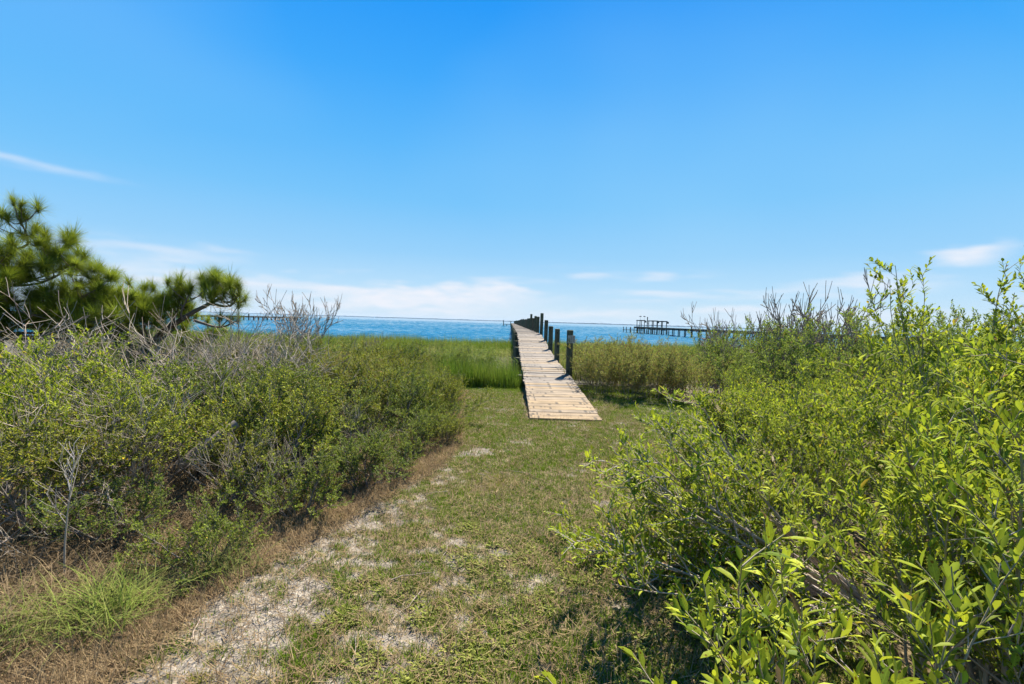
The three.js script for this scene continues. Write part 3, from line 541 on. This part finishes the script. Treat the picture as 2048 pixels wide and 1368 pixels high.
pine('pine_tree', 'low leaning young pine with needle tufts hanging out over the marsh', [-6.9, .1, -8.3], [[-6.9, .1, -8.3], [-6.7, .85, -8.2], [-6.2, 1.3, -8.1], [-5.6, 1.65, -8.0], [-5.1, 1.9, -7.95]], [
  [[-6.6, .95, -8.2], [-6.75, 1.8, -8.1], 2], [[-6.5, 1.1, -8.1], [-6.4, 2.0, -7.9], 3], [[-6.2, 1.3, -8.1], [-5.95, 2.0, -8.2], 3], [[-5.8, 1.5, -8.0], [-5.6, 1.98, -7.9], 2], [[-5.5, 1.7, -8.0], [-5.2, 2.06, -8.1], 3], [[-5.3, 1.8, -7.95], [-4.75, 1.98, -7.9], 3], [[-5.6, 1.5, -8.0], [-4.82, 1.52, -8.0], 1], [[-6.4, 1.1, -8.1], [-6.1, 1.8, -7.5], 3], [[-6.4, 1.1, -8.2], [-6.35, 1.6, -8.8], 3], [[-6.7, .8, -8.2], [-5.5, 1.3, -8.7], 3], [[-6.7, .8, -8.2], [-6.9, 1.5, -7.5], 3]], 42);
// ---------- grasses and ground cover (real blades, joined because nobody could count them) ----------
const green = (r, g0, dry, k) => { const t = clamp(k + (r() - .5) * .5), c = mixc(g0, dry, t), v = .75 + r() * .5; return [c[0] * v, c[1] * v, c[2] * v]; };
const shade = (c, r) => { const v = .78 + r() * .44; return [c[0] * v, c[1] * v, c[2] * v]; };
function tuftInto(m, r, p, n, L, W, spread, lean, bend, segs, col) {
  for (let i = 0; i < n; i++) { const a = r() * 6.283, le = lean * Math.sqrt(r()), d = V(Math.cos(a) * Math.sin(le), Math.cos(le), Math.sin(a) * Math.sin(le)); m.blade(V(p.x + (r() - .5) * spread, p.y - .004, p.z + (r() - .5) * spread), d, L * (.5 + r() * .7), W, bend * (.3 + r()), shade(col, r), segs); }
}
function stuff(m, name, label, category, mat) { return put(new THREE.Mesh(m.geometry(), mat), name, label, category, null, 'stuff'); }
const P = V();
{ // short lawn
  const r = rng(71), m = new Mesher(); let n = 0;
  for (let i = 0; i < 200000 && n < 60000; i++) {
    const d = 1.6 + 11 * Math.pow(r(), 1.55), x = -2.6 + r() * 6.4, z = -d; if (x < pathLeft(d) - .5 || x > 1.2 + d * .35) continue; if (d > 7.7 && Math.abs(x - deckX(d)) < .66) continue;
    const s = sandiness(x, z), cover = 1 - smooth(.2, .7, s); if (r() > cover * .95 + .06) continue; n++;
    const dryness = clamp(-.08 + fbm(x * 1.1, 60, z * 1.1, 3) * 1.2 + smooth(3.4, 2.0, d) * .32 + s * .35 - smooth(1.1, .2, Math.abs(x - .1)) * .15);
    const k = .55 + r() * .75, far = d > 5 ? 1.5 : 1;
    tuftInto(m, r, P.set(x, groundH(x, z) - .012 * s, z), 7, .042 * k, .0045 * far, .075 * far, 1.05, .35, 1, green(r, [.10, .168, .006], [.25, .185, .05], dryness));
  }
  stuff(m, 'lawn_grass', 'short patchy mown grass, green and straw coloured, on the sandy path', 'grass', M.grass);
}
{ // straw and thatch lying on the sand and under the thicket
  const r = rng(72), m = new Mesher();
  for (let i = 0; i < 26000; i++) { const d = 1.5 + 9 * Math.pow(r(), 1.6), x = pathLeft(d) + (i % 3 ? -1.6 * Math.abs(r() + r() - 1) + .3 : r() * 3.4), z = -d; tuftInto(m, r, P.set(x, groundH(x, z) + .008 + r() * .02, z), 4, .05 + r() * .09, .004, .1, 1.62, .05, 1, mixc([.33, .245, .13], [.17, .11, .06], r())); }
  stuff(m, 'straw_litter', 'dry straw and thatch strewn over the sand beside the thicket', 'straw', M.dry);
  const m2 = new Mesher();
  for (let i = 0; i < 1500; i++) { const d = 1.9 + 3.2 * Math.pow(r(), 1.5), x = pathLeft(d) - .32 - r() * 2.4, z = -d; tuftInto(m2, r, P.set(x, groundH(x, z), z), 11, .2 + r() * .2, .005, .16, 1.35, .35, 3, mixc([.29, .215, .12], [.15, .105, .06], r())); }
  stuff(m2, 'dead_grass', 'matted brown dead grass under the edge of the thicket', 'dead grass', M.dry);
}
{ // broad-leaved lawn weeds
  const m = new Mesher(), r = rng(73), cent = []; for (let k = 0; k < 30; k++) cent.push([-1.0 + r() * 2.0, -1.7 - 2.2 * r() * r(), .1 + r() * .25]);
  for (let i = 0; i < 950; i++) {
    const c = cent[i % 30], x = c[0] + (r() + r() - 1) * c[2], z = c[1] + (r() + r() - 1) * c[2], y = groundH(x, z), s = .4 + r() * .6, col = green(r, [.16, .21, .03], [.33, .3, .08], .35);
    for (let q = 0; q < 7; q++) { const a = q * 2.4 + r(), d = V(Math.cos(a), .3 + r() * .5, Math.sin(a)).normalize(); m.leaf(V(x + d.x * .01, y + .004, z + d.z * .01), d, UPV, (.03 + r() * .03) * s, .013 * s, shade(col, r), false); }
  }
  stuff(m, 'lawn_weeds', 'low bright green broad leaved weeds spreading over the sandy lawn', 'weeds', M.leaf);
}
// tall grass clumps
function clump(x, z, n, L, col, dry, label, seed, lean = .7) { const m = new Mesher(), r = rng(seed), y = groundH(x, z); for (let i = 0; i < n; i++) tuftInto(m, r, P.set((r() + r() - 1) * .24, 0, (r() + r() - 1) * .24), 1, L, .0055, .02, lean, .28, 4, green(r, col, dry, .25)); const g = new THREE.Mesh(m.geometry(), M.grass); g.position.set(x, y, z); put(g, 'grass_clump', label, 'grass'); }
clump(-2.1, -2.35, 520, .36, [.15, .225, .03], [.34, .27, .11], 'bright green arching grass clump at the foot of the dead sapling', 31, 1.0);
clump(-2.4, -2.15, 320, .3, [.14, .2, .03], [.32, .26, .11], 'smaller bright green grass clump in front of the dead sapling', 32, 1.0);
clump(-1.8, -2.8, 220, .3, [.13, .19, .03], [.32, .26, .12], 'dark green grass clump at the sand edge below the shrubs', 33, .8);
clump(-1.1, -6.3, 420, .42, [.17, .23, .04], [.38, .3, .15], 'green and straw grass clump where the lawn meets the thicket', 34, .85);
clump(-1.3, -5.5, 280, .46, [.26, .22, .08], [.4, .31, .16], 'straw coloured grass clump at the thicket corner', 35, .95);
clump(-1.4, -7.2, 420, .52, [.16, .22, .035], [.34, .28, .12], 'tall green grass clump by the thicket halfway to the marsh', 36, .7);
clump(-1.6, -8.6, 420, .58, [.16, .21, .035], [.34, .28, .12], 'tall green grass clump by the thicket near the marsh', 37, .7);
clump(-1.9, -7.8, 300, .8, [.15, .2, .03], [.34, .27, .12], 'feathery green grass rising from the thicket edge beside the tall clump', 39, .5);
clump(-1.75, -9.9, 320, .8, [.14, .2, .03], [.32, .26, .11], 'feathery green grass at the marsh end of the thicket', 40, .5);
clump(-1.95, -6.1, 260, .75, [.2, .2, .05], [.36, .28, .13], 'wispy half dry grass standing above the thicket corner', 41, .55);
clump(-3.5, -8.4, 360, 1.0, [.16, .2, .035], [.34, .27, .12], 'tall feathery grass inside the thicket toward the marsh', 42, .5);
clump(-2.6, -6.9, 420, .95, [.2, .21, .05], [.38, .31, .15], 'tall wispy olive grass rising through the middle of the thicket', 38, .55);
{ // marsh: dense grass face along the lawn, low leafy carpet, bright cordgrass before the water
  const r = rng(74), tall = new Mesher(), carpet = new Mesher(), cord = new Mesher();
  const inPier = (x, d) => Math.abs(x - deckX(d)) < .8 && d > 7.5;
  for (let i = 0; i < 4200; i++) { const d = 11.4 + r() * r() * 2.6, x = -12 + r() * 13.2, z = -d; if (inPier(x, d)) continue; tuftInto(tall, r, P.set(x, groundH(x, z), z), 8, (.42 + r() * .3) * (1 + .6 * fbm(x * .8, 6, z * .8, 2)), .012, .34, .42, .12, 2, green(r, [.095, .175, .014], [.22, .22, .04], clamp(.1 + fbm(x * .7, 4, z * .7, 3) * 1.2))); }
  for (let i = 0; i < 4000; i++) { const d = 14 + r() * 12, x = 1.6 + r() * 16, z = -d; tuftInto(tall, r, P.set(x, groundH(x, z), z), 8, .5 + r() * .3, .014, .34, .42, .12, 2, green(r, [.12, .16, .018], [.29, .23, .085], clamp(.35 + fbm(x * .7, 4, z * .7, 3) * 1.6))); }
  stuff(tall, 'marsh_grass', 'dense green marsh grass standing along the end of the lawn', 'grass', M.grass);
  for (let i = 0; i < 9500; i++) {
    const d = 12.2 + 19 * Math.pow(r(), .8), x = (r() * 2 - 1) * d * .95, z = -d; if (inPier(x, d) || (x > 1.6 && d < 16)) continue;
    const y = groundH(x, z), h = (.42 + r() * .22) * (1 + 1.3 * fbm(x * .6, 1, z * .6, 3)), col = green(r, [.07, .125, .018], [.24, .25, .06], clamp(.3 + fbm(x * .7, 9, z * .6, 3) * 2.2));
    for (let s = 0; s < 2; s++) { const bx = x + (r() - .5) * .3, bz = z + (r() - .5) * .3, tx = bx + (r() - .5) * .2, tz = bz + (r() - .5) * .2; for (let k = 0; k < 9; k++) { const f = .4 + .6 * k / 9, a = k * 1.9 + r(), dd = V(Math.cos(a), .7, Math.sin(a)).normalize(); carpet.leaf(V(lerp(bx, tx, f), y + h * f, lerp(bz, tz, f)), dd, UPV, .075, .026, shade(col, r), false); } }
  }
  stuff(carpet, 'marsh_carpet', 'low grey green leafy plants carpeting the marsh on both sides of the pier', 'ground cover', M.leaf);
  for (let i = 0; i < 20000; i++) { const d0 = 27 + r() * 14, x = (r() * 2 - 1) * d0 * 1.1, d = d0 + N3(x * .06, 5, 1) * 4, z = -d; if (inPier(x, d)) continue; tuftInto(cord, r, P.set(x, groundH(x, z), z), 6, (.58 + r() * .36) * (1 + .9 * fbm(x * .35, 8, z * .35, 3)), .02, .45, .3, .1, 1, green(r, [.13, .20, .016], [.29, .26, .05], clamp(.2 + fbm(x * .22, 3, z * .22, 3) * 1.5))); }
  for (let i = 0; i < 1500; i++) { const d = 13 + r() * 26, x = (r() * 2 - 1) * d, z = -d; if (inPier(x, d)) continue; tuftInto(cord, r, P.set(x, groundH(x, z), z), 3, .7 + r() * .45, .012, .2, .3, .1, 2, [.30, .235, .12]); }
  stuff(cord, 'cordgrass', 'bright green cordgrass fringe along the edge of the water', 'grass', M.grass);
}
// fallen twigs on the path
{
  const r = rng(90);
  for (let k = 0; k < 14; k++) {
    const d = 2.0 + r() * 3.2, x = pathLeft(d) + .15 + r() * 1.5, z = -d, a = r() * 6.283, L = .12 + r() * .22, m = new Mesher(), pts = [];
    for (let q = 0; q < 5; q++) { const px = (q / 4 - .5) * L, wob = (r() - .5) * .025; pts.push(V(Math.cos(a) * px - Math.sin(a) * wob, groundH(x + Math.cos(a) * px, z + Math.sin(a) * px) - groundH(x, z) + .012, Math.sin(a) * px + Math.cos(a) * wob)); }
    m.tube(pts, pts.map((_, q) => .0045 - q * .0007), [.28, .22, .17], 5); const t = new THREE.Mesh(m.geometry(), M.bark); t.position.set(x, groundH(x, z), z);
    put(t, 'fallen_twig', 'thin dry twig lying on the sandy path', 'twig', 'dry twigs lying on the sandy path');
  }
}
renderer.render(scene, camera);
